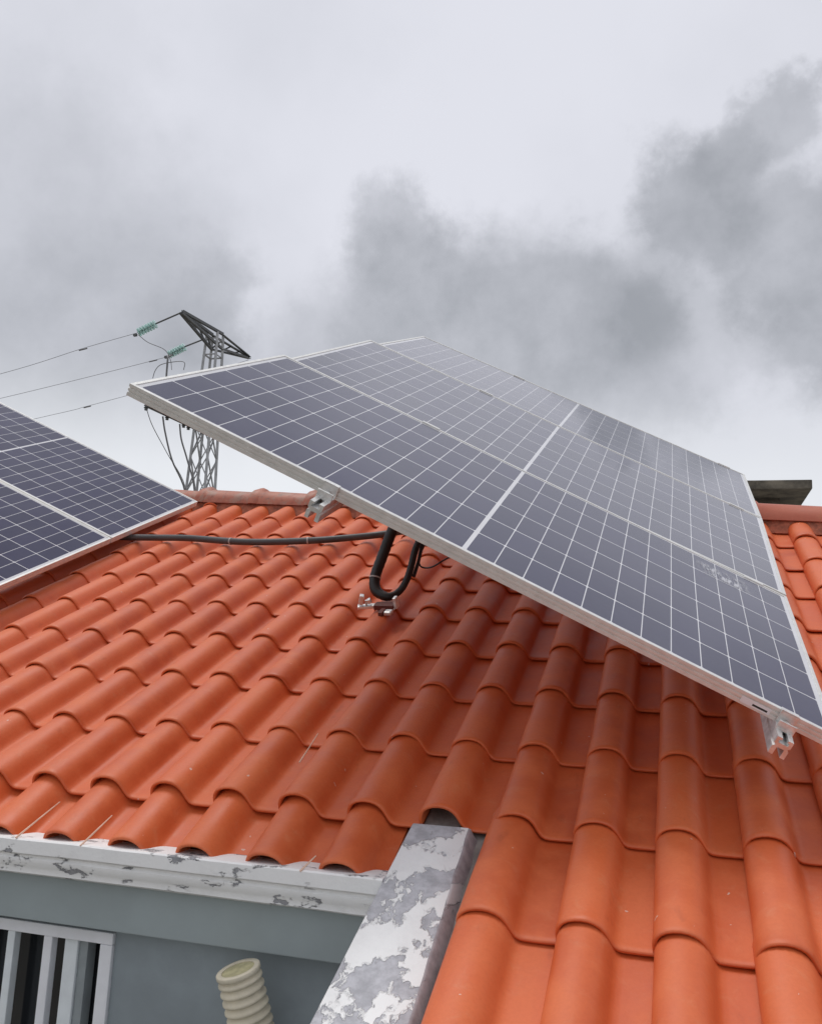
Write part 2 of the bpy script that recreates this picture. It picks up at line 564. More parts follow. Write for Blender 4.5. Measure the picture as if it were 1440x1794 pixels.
deck.add([deck_pt(1.126, -3.2, HB), deck_pt(xs1, -3.2, HB), deck_pt(xs1, ridge_r(xs1 / TW) - 0.1, HB), deck_pt(1.126, ridge_r(1.126 / TW) - 0.1, HB),
          deck_pt(1.126, -3.2, HB - 0.1), deck_pt(xs1, -3.2, HB - 0.1), deck_pt(xs1, ridge_r(xs1 / TW) - 0.1, HB - 0.1), deck_pt(1.126, ridge_r(1.126 / TW) - 0.1, HB - 0.1)],
         [(0, 1, 2, 3), (7, 6, 5, 4), (0, 4, 5, 1), (1, 5, 6, 2), (2, 6, 7, 3), (3, 7, 4, 0)])
a0, a1 = ridge_top(xs0) + Vector((0, 0.02, -0.12)), ridge_top(xs1) + Vector((0, 0.02, -0.12))
b0, b1 = a0 + Vector((0, 3.6, -1.7)), a1 + Vector((0, 3.6, -1.7))
dz = Vector((0, 0, -0.1))
deck.add([a0, a1, b1, b0, a0 + dz, a1 + dz, b1 + dz, b0 + dz], [(0, 1, 2, 3), (7, 6, 5, 4), (0, 4, 5, 1), (1, 5, 6, 2), (2, 6, 7, 3), (3, 7, 4, 0)])
roof = hpart(deck, 'roof', M_DECK)


# ---- the roof tile: barrel on the left, flat pan on the right
PROF = [(-0.0545, -0.0580), (-0.0556, -0.0490), (-0.0553, -0.0400), (-0.0532, -0.0300), (-0.0486, -0.0205), (-0.0410, -0.0122), (-0.0300, -0.0058), (-0.0155, -0.0015),
        (0.0, 0.0), (0.0155, -0.0016), (0.0295, -0.0062), (0.0415, -0.0140), (0.0510, -0.0250), (0.0580, -0.0375), (0.0640, -0.0490), (0.0700, -0.0572), (0.0775, -0.0611),
        (0.0870, -0.0622), (0.1060, -0.0624), (0.1300, -0.0622), (0.1490, -0.0614)]


def offset_profile(p, d):
    out = []
    for i, (x, z) in enumerate(p):
        xa, za = p[max(i - 1, 0)]; xb, zb = p[min(i + 1, len(p) - 1)]
        tx, tz = xb - xa, zb - za
        l_ = math.hypot(tx, tz)
        out.append((x + tz / l_ * d, z - tx / l_ * d))
    return out


def tile_mesh(name, length, cut=None, seed=0):
    rnd = random.Random(seed)
    P = PROF if cut is None else [p for p in PROF if p[0] < cut] + [(cut, -0.0622)]
    TH = 0.0098
    # (distance from the lip, inset of the outer skin)
    st = [(0.0, 0.0036), (0.0012, 0.0014), (0.0036, 0.0001), (0.0095, -0.0010), (0.017, -0.0008), (0.025, 0.0), (length * 0.34, 0.0), (length * 0.67, 0.0), (length, 0.0)]
    n = len(P)
    ph = rnd.random() * 6
    def wav(x, y):
        return 0.0006 * math.sin(38 * x + 17 * y + ph) + 0.0005 * math.sin(25 * y - 21 * x + ph * 2)
    rings = []
    for y, ins in st:
        outer = offset_profile(P, ins)
        rings.append([(x, y, z + wav(x, y)) for x, z in outer])
    inner0 = offset_profile(P, TH - 0.002); inner = offset_profile(P, TH)
    back = [[(x, length, z) for x, z in inner], [(x, 0.006, z) for x, z in inner], [(x, 0.0012, z) for x, z in inner0]]
    mb = MB()
    allr = rings + back
    vs = [v for r_ in allr for v in r_]
    fs = []
    m_ = len(allr)
    for i in range(m_):
        j = (i + 1) % m_
        for k in range(n - 1):
            fs.append((i * n + k, i * n + k + 1, j * n + k + 1, j * n + k))
    fs.append(tuple(i * n for i in range(m_)))
    fs.append(tuple(i * n + n - 1 for i in reversed(range(m_))))
    mb.add(vs, fs)
    me = mb.mesh(name, 42)
    me.materials.append(M_TILE)
    return me


TLEN = 0.428
tile_full = [tile_mesh('roof_tile', TLEN, None, s) for s in range(4)]
tile_eave = tile_mesh('roof_tile_eave', 0.30, None, 11)
tile_eave_cut = tile_mesh('roof_tile_eave_cut', 0.30, 0.108, 12)
STEP = 0.0138

specs = []        # (c, r, mesh, y scale, extra sink)
for c in range(-16, 21):
    for r in range(-3, 12):
        if c <= 6 and r < 1:
            continue
        room = (ridge_r(c) - r + 0.10) * TG
        if room < 0.10:
            continue
        specs.append((c, r, None, min(1.0, room / TLEN), 0.0))
for c in range(-8, 6):
    specs.append((c, 0.40, tile_eave_cut if c == 5 else tile_eave, 1.0, 0.034))

PANEL_QUADS = [[(224, 680), (740, 590), (1308, 835), (1440, 1250), (1440, 1290)], [(0, 700), (345, 877), (0, 1025)]]
def inside(px, py, poly):
    res = False
    for i in range(len(poly)):
        (x1, y1), (x2, y2) = poly[i], poly[i - 1]
        if (y1 > py) != (y2 > py) and px < (x2 - x1) * (py - y1) / (y2 - y1) + x1:
            res = not res
    return res

ranked = []
for sp_ in specs:
    c, r = sp_[0], sp_[1]
    seen = False
    for s_, h_ in ((0.02, 0), (0.18, -0.01), (0.36, -0.016)):
        for dx in (-0.05, 0.03, 0.12):
            px, py, z = project(L(c * TW + dx, r * TG + s_, h_ - (0.06 if dx > 0.1 else 0.02)))
            if -14 < px < 1454 and 840 < py < 1808 and not any(inside(px, py, q) for q in PANEL_QUADS):
                seen = True
    z = (L(c * TW, r * TG + 0.15, 0) - CAM).length
    ranked.append((0 if seen else 1, z, sp_))
ranked.sort(key=lambda t_: (t_[0], t_[1]))
n_seen = sum(1 for t_ in ranked if t_[0] == 0)
print('tiles in view', n_seen, 'of', len(ranked))

stuff_bm = bmesh.new()
for k, (hid, z, (c, r, me, ys, sink)) in enumerate(ranked):
    me = me or tile_full[random.randrange(4)]
    verge = c == 7 and r < 1                    # verge tiles sit tight against the barge board
    jx, jy, jz = random.uniform(-0.0016, 0.0016), random.uniform(-0.004, 0.004), random.uniform(-0.0008, 0.0008)
    ang = -math.atan2(STEP, TG) + (0.085 if sink else 0.0) + random.uniform(-0.002, 0.002)
    Mx = ROOF @ Matrix.Translation((c * TW + jx - (0.012 if verge else 0.0), r * TG + jy, -sink + jz)) @ Matrix.Rotation(ang, 4, 'X') @ Matrix.Rotation(random.uniform(-0.006, 0.006), 4, 'Z') @ Matrix.Diagonal((1.06 if verge else 1, ys, 1, 1))
    if hid == 0 and k < 300:
        o = bpy.data.objects.new('roof_tile', me)
        COL.objects.link(o)
        o.parent = roof
        o.matrix_world = Mx
        o.matrix_parent_inverse = HI.inverted() @ Matrix.Identity(4)
        o.matrix_parent_inverse = Matrix.Identity(4)
        o.matrix_basis = Mx
    else:
        tmp = me.copy()
        tmp.transform(Mx)
        stuff_bm.from_mesh(tmp)
        bpy.data.meshes.remove(tmp)
me = bpy.data.meshes.new('roof_tile_field')
stuff_bm.to_mesh(me); stuff_bm.free()
me.materials.append(M_TILE)
rest = new_obj('roof_tile_field', me, None, roof)
rest['kind'] = 'stuff'

# ---- ridge: half-round ridge tiles with a collar at each joint, bedded in mortar
RDIR = (ridge_top(3) - ridge_top(-3)).normalized()
RUP = Vector((0, 0, 1)); RUP = (RUP - RDIR * RUP.dot(RDIR)).normalized()
RFR = RDIR.cross(RUP)          # towards the rear
def ridge_tile_mesh():
    mb = MB()
    ln, n = 0.43, 12
    st = [(0.0, 0.112, 0.0), (0.004, 0.119, 0.0), (0.030, 0.121, 0.012), (0.060, 0.118, 0.004), (0.072, 0.108, 0.0), (0.25, 0.103, 0.0), (ln, 0.098, 0.0)]
    rings = []
    for x, rad, bump in st:
        out = []
        for k in range(n + 1):
            a = math.pi * (k / n)
            y, z = -math.cos(a) * rad * 1.12, math.sin(a) * rad * 0.98
            if abs(k - n / 2) < 1.5:
                z += bump * (1 - abs(k - n / 2) / 2)
            out.append((x, y, z - 0.10))
        for k in range(n, -1, -1):
            a = math.pi * (k / n)
            out.append((x, -math.cos(a) * (rad - 0.014) * 1.12, math.sin(a) * (rad - 0.014) * 0.98 - 0.10))
        rings.append(out)
    mb.loft(rings)
    me = mb.mesh('ridge_tile', 40)
    me.materials.append(M_RIDGE)
    return me
rt_me = ridge_tile_mesh()
rt_me_b = rt_me.copy(); rt_me_b.materials[0] = M_RIDGE_NEW
x = -1.27 - 0.417 * 6
k = 0
while x < 4.1:
    p = ridge_top(x)
    base = Matrix(((RDIR.x, RFR.x, RUP.x, p.x), (RDIR.y, RFR.y, RUP.y, p.y), (RDIR.z, RFR.z, RUP.z, p.z), (0, 0, 0, 1)))
    step = 0.417 if x < 1.2 else (0.432 if x < 1.6 else 0.50)
    o = bpy.data.objects.new('ridge_tile', rt_me if x < 1.0 else rt_me_b)
    COL.objects.link(o)
    o.parent = roof
    o.matrix_basis = base @ Matrix.Translation((-0.03, 0, -0.01)) @ Matrix.Rotation(random.uniform(-0.012, 0.012), 4, 'Z') @ Matrix.Rotation(random.uniform(-0.006, 0.006), 4, 'Y') @ Matrix.Diagonal((step / 0.417, 1, 1, 1))
    x += step
    k += 1
bed = MB()
rings = []
nx = 150
for i in range(nx + 1):
    x = -3.6 + 7.7 * i / nx
    p = ridge_top(x)
    ww = 0.088 + 0.014 * noise.noise((x * 9, 0, 3)) + 0.012 * noise.noise((x * 31, 2, 3))
    rings.append([p + RFR * a * 1.0 + RUP * z_ for a, z_ in ((-ww, -0.172), (-ww + 0.008, -0.115 + 0.012 * noise.noise((x * 17, 5, 1))), (-0.08, -0.078), (0, -0.06), (0.09, -0.09), (0.12, -0.18), (0, -0.20))])
bed.loft(rings)
bed_o = hpart(bed, 'ridge_mortar', M_MORTAR, roof)
bed_o.matrix_parent_inverse = Matrix.Identity(4)

# ---- eave moulding of the left part
yT, zT = 0.1307, 0.007
prof = [(0.10, 0.0), (0.004, 0.0), (0.0, -0.004), (0.0, -0.036), (0.004, -0.040), (0.013, -0.042), (0.013, -0.047), (0.008, -0.052), (0.009, -0.062), (0.016, -0.073), (0.019, -0.079), (0.019, -0.090),
        (0.030, -0.096), (0.060, -0.098), (0.10, -0.098)]
trim = MB()
nx = 60
rings = []
X0, X1 = -3.6, 1.1215
for i in range(nx + 1):
    x = X0 + (X1 - X0) * i / nx
    rings.append([(x, yT + y + 0.0016 * noise.noise((x * 7, y * 40, 1)), zT + z + 0.0016 * noise.noise((x * 6, z * 40, 9))) for y, z in prof])
trim.loft(rings)
hpart(trim, 'eave_moulding', M_PEEL_TRIM, smooth=35)

# ---- barge board: the capped wall end between the eave and the lower slope
bb = MB()
bx0, bx1 = 1.128, 1.287
BX0, BX1 = bx0, bx1
sN = 34
top, side = [], []
rings = []
for i in range(sN + 1):
    s_ = -3.4 * TG + (0.985 * TG + 3.4 * TG) * i / sN
    bx0 = BX0 - 0.009 * (0.985 - s_ / TG); bx1 = BX1 + 0.012 * (0.985 - s_ / TG)
    n1 = 0.0025 * noise.noise((s_ * 9, 1, 2)); n2 = 0.0035 * noise.noise((s_ * 14, 4, 7))
    rings.append([L(bx0, s_, -0.058 + n1 * .4), L(bx0 + 0.004, s_, -0.054 + n1 * .4), L(bx1 - 0.008 + n2, s_, -0.053 + n1 * .4), L(bx1 - 0.002 + n2, s_, -0.057), L(bx1 + 0.006 + n2, s_, -0.078 + n2), L(bx1 + 0.022 + n2 * 2, s_, -0.098 + n1), L(1.322 + n1, s_, -0.130), L(1.325, s_, -0.30), L(bx0, s_, -0.30)])
bb.loft(rings)
bx0, bx1 = BX0, BX1
board = hpart(bb, 'barge_board', M_PEEL_BOARD, smooth=50)
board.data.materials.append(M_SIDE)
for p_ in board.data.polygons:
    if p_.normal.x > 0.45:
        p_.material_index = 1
mg = MB()
mg.box((bx1 + 0.052, -3.2 * TG, -0.20), (1.42, 0.5 * TG, -0.165), ROOF)
mg.box((bx1 + 0.045, 0.80 * TG, -0.16), (1.40, 1.25 * TG, -0.074), ROOF, 0.004)
mg.box((1.152, 0.99 * TG, -0.16), (1.250, 1.30 * TG, -0.070), ROOF, 0.004)
hpart(mg, 'verge_mortar', M_DECK)

# ---- walls
wl = MB()
yB, yW = 0.185, 0.241
wl.box((-3.6, yW, -5.0), (-0.95, yW + 0.22, -0.093))
wl.box((0.352, yW, -5.0), (1.126, yW + 0.22, -0.093))
wl.box((-0.95, yW, -5.0), (0.352, yW + 0.22, -1.30))
wl.box((-0.95, yW, -0.226), (0.352, yW + 0.22, -0.093))
wl.box((1.129, -1.05, -5.0), (1.309, yW + 0.22, -0.60))
wl.box((-3.6, yW + 0.22, -5.0), (-3.4, 6.2, -0.10))
wl.box((4.0, -1.05, -5.0), (4.2, 6.2, -0.75))
wl.box((1.312, -1.05, -5.0), (4.0, -0.85, -0.78))
hpart(wl, 'wall', M_WALL)
bd = MB()
bd.box((-3.6, yB, -0.2095), (1.1265, yW - 0.002, -0.0915), None, 0.003)
hpart(bd, 'lintel_band', M_BAND)

# ---- window with bars
wf = MB()
wx0, wx1, wz0, wz1 = -0.95, 0.351, -1.30, -0.2275
fw = 0.037
yf0, yf1 = yW - 0.012, yW + 0.075
wf.box((wx0, yf0, wz1 - 0.030), (wx1, yf1, wz1), None, 0.003)
wf.box((wx0, yf0, wz0), (wx1, yf1, wz0 + fw), None, 0.003)
wf.box((wx1 - fw, yf0, wz0 + fw + 0.0005), (wx1, yf1, wz1 - 0.0305), None, 0.003)
wf.box((wx0, yf0, wz0 + fw + 0.0005), (wx0 + fw, yf1, wz1 - 0.0305), None, 0.003)
window = hpart(wf, 'window', M_WHITE)
def wpart(mb, name, mt):
    o = mb.build(name, mt, window)
    o.matrix_parent_inverse = Matrix.Identity(4)
    return o
zb, zt = wz0 + fw + 0.001, wz1 - 0.031
pn = MB(); pn.box((wx0 + fw + 0.001, yW + 0.058, zb), (wx1 - fw - 0.001, yW + 0.064, zt)); wpart(pn, 'pane', M_GLASS)
for xa, xb, ya, yb, mt in ((0.133, 0.160, yW - 0.006, yW + 0.022, M_WHITE), (0.016, 0.040, yW - 0.006, yW + 0.022, M_BAR), (0.194, 0.235, yW + 0.004, yW + 0.05, M_BAR),
                           (-0.100, -0.076, yW - 0.006, yW + 0.022, M_WHITE), (-0.215, -0.19, yW - 0.006, yW + 0.022, M_WHITE), (-0.33, -0.305, yW - 0.006, yW + 0.022, M_WHITE),
                           (-0.445, -0.42, yW - 0.006, yW + 0.022, M_WHITE), (-0.56, -0.535, yW - 0.006, yW + 0.022, M_WHITE), (-0.675, -0.65, yW - 0.006, yW + 0.022, M_WHITE), (-0.79, -0.765, yW - 0.006, yW + 0.022, M_WHITE)):
    q = MB(); q.box((xa, ya, zb), (xb, yb, zt), None, 0.003); wpart(q, 'window_bar', mt)
q = MB(); q.box((0.2365, yW + 0.012, zb), (0.262, yW + 0.052, zt), None, 0.002); wpart(q, 'sash_stile', M_GREYBAR)

# ---- chimney behind the ridge
ch = MB(); ch.box((2.02, 4.72, 0.55), (2.50, 5.15, 1.868))
chim = hpart(ch, 'chimney', M_SLAB)
cc = MB()
rings = []
bmx = MB(); bmx.box((1.86, 4.40, 1.869), (2.672, 5.45, 1.932), None, 0.006)
co = bmx.build('chimney_cap', M_SLAB, chim); co.matrix_parent_inverse = Matrix.Identity(4)


# ------------------------------------------------------------------ solar panels
PL, PW = 2.008, 1.048
CU, CV, MID = 0.0812, 0.1682, 0.010
MU, MV = (PL - 24 * CU - MID) / 2, (PW - 6 * CV) / 2


def frame_mesh():
    pr = [(0.0110, -0.0045), (0.0110, -0.0004), (0.0104, 0.0), (0.0006, 0.0), (0.0, -0.0006), (0.0, -0.0085), (0.0022, -0.0095), (0.0022, -0.0120), (0.0, -0.0130), (0.0, -0.0200),
          (0.0022, -0.0210), (0.0022, -0.0235), (0.0, -0.0245), (0.0, -0.0343), (0.0007, -0.0350), (0.0260, -0.0350), (0.0260, -0.0335), (0.0035, -0.0335), (0.0035, -0.0045)]
    n = len(pr)
    vs, fs = [], []
    for cx, cy, sx, sy in ((0, 0, 1, 1), (PL, 0, -1, 1), (PL, PW, -1, -1), (0, PW, 1, -1)):
        vs += [(cx + sx * i, cy + sy * i, z) for i, z in pr]
    for a in range(4):
        b_ = (a + 1) % 4
        for k in range(n):
            fs.append((a * n + k, b_ * n + k, b_ * n + (k + 1) % n, a * n + (k + 1) % n))
    mb = MB(); mb.add(vs, fs)
    me = mb.mesh('frame', 30)
    me.materials.append(M_ALU)
    return me


def cell_mesh():
    x, y, c, z = (CU - 0.0029) / 2, (CV - 0.0050) / 2, 0.0034, 0.00012
    o_ = [(-x + c, -y), (x - c, -y), (x, -y + c), (x, y - c), (x - c, y), (-x + c, y), (-x, y - c), (-x, -y + c)]
    mb = MB()
    mb.loft([[(a, b_, 0) for a, b_ in o_], [(a, b_, z) for a, b_ in o_]])
    me = mb.mesh('cell')
    me.materials.append(M_CELL)
    return me


FRAME_ME, CELL_ME = frame_mesh(), cell_mesh()
bk = MB(); bk.box((0.0040, 0.0040, -0.0080), (PL - 0.0040, PW - 0.0040, -0.0026))
BACK_ME = bk.mesh('backsheet'); BACK_ME.materials.append(M_BACK)
jb = MB(); jb.box((0.94, PW - 0.16, -0.026), (1.07, PW - 0.06, -0.0085), None, 0.003)
JBOX_ME = jb.mesh('junction_box'); JBOX_ME.materials.append(M_BLACK)


def pose(p, shift=(0, 0, 0)):
    a, b_, c = (R(v) for v in p[3:6])
    return ROOF @ Matrix.Translation(p[:3]) @ Matrix.Rotation(a, 4, 'Z') @ Matrix.Rotation(b_, 4, 'Y') @ Matrix.Rotation(c, 4, 'X') @ Matrix.Translation(shift)


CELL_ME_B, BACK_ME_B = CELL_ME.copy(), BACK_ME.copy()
CELL_ME_B.materials[0] = M_CELL_SKYBOOST; BACK_ME_B.materials[0] = M_BACK_SKYBOOST  # middle and back panels: sky reflection boosted in the material


def make_panel(mw, label, group, sky_boost=False):
    root = empty('solar_panel', mw=mw)
    tag(root, label, 'solar panel', group)
    for nm, me in (('frame', FRAME_ME), ('backsheet', BACK_ME_B if sky_boost else BACK_ME), ('junction_box', JBOX_ME)):
        new_obj(nm, me, None, root)
    for i in range(24):
        for j in range(6):
            new_obj('cell', CELL_ME_B if sky_boost else CELL_ME, None, root, (MU + (i + 0.5) * CU + (MID if i >= 12 else 0), MV + (j + 0.5) * CV, -0.0026))
    return root


PA = (0.3825, 0.5168, 1.1109, -0.294, 27.363, -1.103)
PC = (0.3651, 1.5765, 1.0723, -0.5423, 26.5537, -0.2598)
PE = (0.3584, 2.6323, 1.0414, -0.6603, 25.6553, -1.8277)
PLF = (-1.236, 3.589, 0.030, 1.16, 27.353, -3.287)
G1 = 'panels of the raised array over the roof'
G2 = 'panels of the array at the left edge'
pan_a = make_panel(pose(PA), 'front solar panel of the raised array, lowest of its three, above the black cable loop', G1)
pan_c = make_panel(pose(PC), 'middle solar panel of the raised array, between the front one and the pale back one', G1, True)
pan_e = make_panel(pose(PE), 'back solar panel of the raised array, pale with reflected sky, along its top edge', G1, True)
make_panel(pose(PLF, (-PL, -PW, 0)), 'upper panel at the left edge, its corner pointing at the ridge tiles', G2)
make_panel(pose(PLF, (-PL, -2 * PW - 0.010, 0)), 'lower panel at the left edge, where the grey conduit ends', G2)
stk = MB(); stk.box((1.770, -0.0008, -0.0290), (1.845, -0.0002, -0.0120)); stk.build('sticker', M_WHITE, pan_a)
stx = MB(); stx.box((1.800, -0.0012, -0.0250), (1.838, -0.0009, -0.0200)); stx.build('sticker_mark', M_DARK, pan_a)
spl = MB(); spl.add([(-0.12, -0.08, 0), (0.12, -0.08, 0), (0.12, 0.08, 0), (-0.12, 0.08, 0)], [(0, 1, 2, 3)])
spl.build('dried_splash', M_SPLASH, pan_a, loc=(1.765, 0.915, -0.0014))

# ---- rails and clamps under the raised array
RAILP = [(-0.020, 0.0), (-0.007, 0.0), (-0.007, -0.006), (-0.012, -0.006), (-0.012, -0.014), (0.012, -0.014), (0.012, -0.006), (0.007, -0.006), (0.007, 0.0), (0.020, 0.0),
         (0.020, -0.018), (0.014, -0.022), (0.020, -0.027), (0.020, -0.048), (0.009, -0.048), (0.009, -0.026), (-0.009, -0.026), (-0.009, -0.048), (-0.020, -0.048), (-0.020, -0.027), (-0.014, -0.022), (-0.020, -0.018)]


def rail(u, label, legs):
    base = pose(PA)
    inv = base.inverted()
    root = empty('mounting_rail', mw=base @ Matrix.Translation((u, 0, -0.0355)))
    tag(root, label, 'rail', 'rails under the raised array')
    ri = root.matrix_world.inverted()
    pts = []
    for P_, v in ((PA, -0.075), (PA, 1.00), (PC, 0.02), (PC, 1.01), (PE, 0.02), (PE, 1.085)):
        pts.append(ri @ (pose(P_) @ Vector((u, v, -0.0358))))
    mb = MB()
    mb.loft([[Vector((p.x + x, p.y, p.z + z)) for x, z in RAILP] for p in pts])
    mb.build('rail_profile', M_ALU_MILL, root)
    # end clamp on the front frame
    ec = MB()
    ec.box((-0.022, -0.034, -0.002), (0.022, -0.0005, 0.006), None, 0.001)
    ec.box((-0.022, -0.0070, 0.0062), (0.022, -0.0005, 0.036), None, 0.001)
    ec.box((-0.022, -0.0070, 0.0364), (0.022, 0.0090, 0.0395), None, 0.001)
    ec.box((-0.022, -0.034, 0.0062), (0.022, -0.0290, 0.022), None, 0.001)
    ec.build('end_clamp', M_ALU_MILL, root)
    bo = MB(); bo.tube([(0, -0.018, -0.010), (0, -0.018, 0.018)], 0.0065, 10); bo.build('bolt', M_ALU_MILL, root, 40)
    for P_ in (PA, PC, PE):
        q = MB(); q.box((u - 0.035, PW - 0.0105, 0.0002), (u + 0.035, PW + 0.006, 0.0026), ri @ pose(P_), 0.0008)
        q.build('mid_clamp', M_ALU, root)
    for v_s in legs:                      # posts or short feet down to the tiles
        P_ = PC if v_s < 2.0 else PE
        top = pose(P_) @ Vector((u, v_s - (1.058 if v_s < 2.0 else 2.116), -0.083))
        lt = ROOF.inverted() @ top
        foot = L(lt.x, lt.y, -0.012)
        q = MB(); q.angle(ri @ foot, ri @ (top + Vector((0, 0, 0.02))), 0.04, 0.004)
        q.box((-0.04, -0.05, -0.004), (0.04, 0.05, 0.004), Matrix.Translation(ri @ foot))
        q.build('leg', M_ALU_MILL, root)
    return root


rail(0.625, 'mounting rail under the high left half of the raised array, open end by the ridge', (2.40, 2.90))
rail(1.885, 'mounting rail ending near the low right corner of the raised array', (1.3, 2.7))

# ------------------------------------------------------------------ cables and bits on the roof
cp = [(-1.33, 7.55 * TG, 0.03), (-1.276, 7.51 * TG, 0.024), (-1.10, 7.52 * TG, 0.020), (-0.846, 7.50 * TG, 0.020), (-0.46, 7.33 * TG, 0.018), (-0.106, 7.40 * TG, 0.019),
      (0.136, 7.56 * TG, 0.022), (0.342, 7.74 * TG, 0.030), (0.52, 7.86 * TG, 0.06), (0.66, 7.8 * TG, 0.20), (0.74, 7.7 * TG, 0.42), (0.78, 7.6 * TG, 0.62)]
cpts = [L(*p) for p in spline(cp, 8)]
cr = empty('cable_conduit', L(*cp[0]))
tag(cr, 'dark grey conduit lying across the tiles from the left array to the raised array', 'conduit')
q = MB(); q.tube([p - cr.location for p in cpts], 0.0185, 12); q.build('conduit_pipe', M_CONDUIT, cr, 60)
for k in (3, 30, 40, 58):
    d = (cpts[k + 1] - cpts[k - 1]).normalized()
    c_ = cpts[k] - cr.location
    q = MB(); q.tube([c_ - d * 0.004, c_ + d * 0.004], 0.0205, 12); q.build('cable_tie', M_TIE, cr, 60)

loop = [(0.66, 2.18, 0.50), (0.622, 2.09, 0.36), (0.601, 2.05, 0.286), (0.585, 2.03, 0.245), (0.556, 1.99, 0.165), (0.534, 1.93, 0.086), (0.550, 1.89, 0.040), (0.607, 1.87, 0.022),
        (0.651, 1.90, 0.038), (0.679, 1.93, 0.082), (0.689, 1.98, 0.13), (0.698, 2.02, 0.183), (0.719, 2.06, 0.240), (0.76, 2.12, 0.36), (0.80, 2.2, 0.52)]
lp = [L(*p) for p in spline(loop, 8)]
nl = len(lp)
rads = [0.0235 if i < 0.42 * nl else 0.0235 - 0.0085 * min(1, (i - 0.42 * nl) / (0.12 * nl)) for i in range(nl)]
rads = [r_ * (1.0 + 0.05 * (i % 2)) for i, r_ in enumerate(rads)]
lr = empty('cable_loop', L(0.607, 1.87, 0.0))
tag(lr, 'black cable bundle hanging in a U from under the raised array to the tiles', 'cable')
q = MB(); q.tube([p - lr.location for p in lp], rads, 12); q.build('cable_sheath', M_BLACK, lr, 60)
k = int(0.36 * nl)
d = (lp[k + 1] - lp[k - 1]).normalized(); c_ = lp[k] - lr.location
q = MB(); q.tube([c_ - d * 0.003, c_ + d * 0.003], 0.026, 12); q.build('cable_tie', M_TIE, lr, 60)
off = L(0.022, 0.02, 0.004) - L(0, 0, 0)
lp2 = [L(*p) for p in spline(loop[9:], 8)]
q = MB(); q.tube([p - lr.location + off * 1.1 for p in lp2], 0.008, 8); q.build('thin_cable', M_BLACK, lr, 60)

th = [(0.74, 2.13, 0.30), (0.725, 2.10, 0.199), (0.693, 2.10, 0.132), (0.695, 2.10, 0.086), (0.743, 2.10, 0.082), (0.811, 2.10, 0.12), (0.865, 2.10, 0.152), (0.95, 2.12, 0.26), (0.98, 2.15, 0.40)]
q = MB(); q.tube([L(*p) for p in spline(th, 8)], 0.0042, 6)
o = q.build('wire', M_BLACK, None, 60)
tag(o, 'thin black wire drooping beside the U-shaped cable, under the raised array', 'wire')

# roof hook with bright clamps at the foot of the loop
hk = empty('roof_hook', mw=ROOF @ Matrix.Translation((0.612, 1.80, -0.008)))
tag(hk, 'small roof hook with bright aluminium clamps and red-brown block below the cable loop', 'bracket')
q = MB(); q.box((-0.045, -0.018, 0.0), (0.042, 0.030, 0.022), None, 0.004); q.box((-0.008, -0.075, -0.004), (0.012, -0.016, 0.012), None, 0.003); q.build('rubber_block', M_REDBLK, hk)
def clampy(x, y, rz, s=1.0):
    Mx = Matrix.Translation((x, y, 0.004)) @ Matrix.Rotation(rz, 4, 'Z') @ Matrix.Diagonal((s, s, s, 1))
    q = MB()
    q.box((-0.028, -0.012, 0.0), (0.028, 0.012, 0.010), Mx, 0.002)
    q.box((-0.028, -0.012, 0.0102), (-0.014, 0.012, 0.040), Mx @ Matrix.Rotation(0.25, 4, 'Y'), 0.002)
    q.box((0.012, -0.010, 0.0102), (0.024, 0.010, 0.024), Mx @ Matrix.Rotation(-0.4, 4, 'Y'), 0.002)
    q.tube([Mx @ Vector((0, 0, 0.009)), Mx @ Vector((0, 0, 0.026))], 0.006, 8)
    q.build('clamp', M_ALU_MILL, hk)
clampy(-0.080, -0.004, 0.3, 1.35)
q = MB(); q.box((0.046, -0.016, 0.0), (0.060, 0.020, 0.048), Matrix.Rotation(-0.12, 4, 'Y'), 0.003); q.box((0.030, -0.016, 0.0), (0.0455, 0.020, 0.008), None, 0.002); q.build('clamp', M_ALU_MILL, hk)
q = MB(); q.box((0.016, -0.072, -0.004), (0.048, -0.034, 0.014), None, 0.006); q.build('clamp', M_ALU_MILL, hk)

# dry straws caught on the tiles
STRAWS = [((0.712, 0.600, -0.046), (0.722, 0.735, -0.020), 'dry straw at a tile lip in the middle of the roof, left of centre'),
          ((0.086, 0.120, -0.050), (0.120, 0.270, -0.030), 'longest pale straw on the eave tiles, leftmost of the three'),
          ((0.288, 0.120, -0.052), (0.310, 0.238, -0.034), 'pale straw on the eave tiles, second from the left'),
          ((0.912, 0.118, -0.052), (0.938, 0.162, -0.036), 'short pale straw at the eave nearest the peeling barge board')]
for a, b_, lab in STRAWS:
    q = MB()
    pa, pb = L(*a), L(*b_)
    q.tube([pa, pa.lerp(pb, 0.5) + Vector((0.001, 0, 0.001)), pb], [0.0026, 0.0022, 0.0014], 6)
    tag(q.build('straw', M_STRAW), lab, 'straw', 'straws on the tiles')

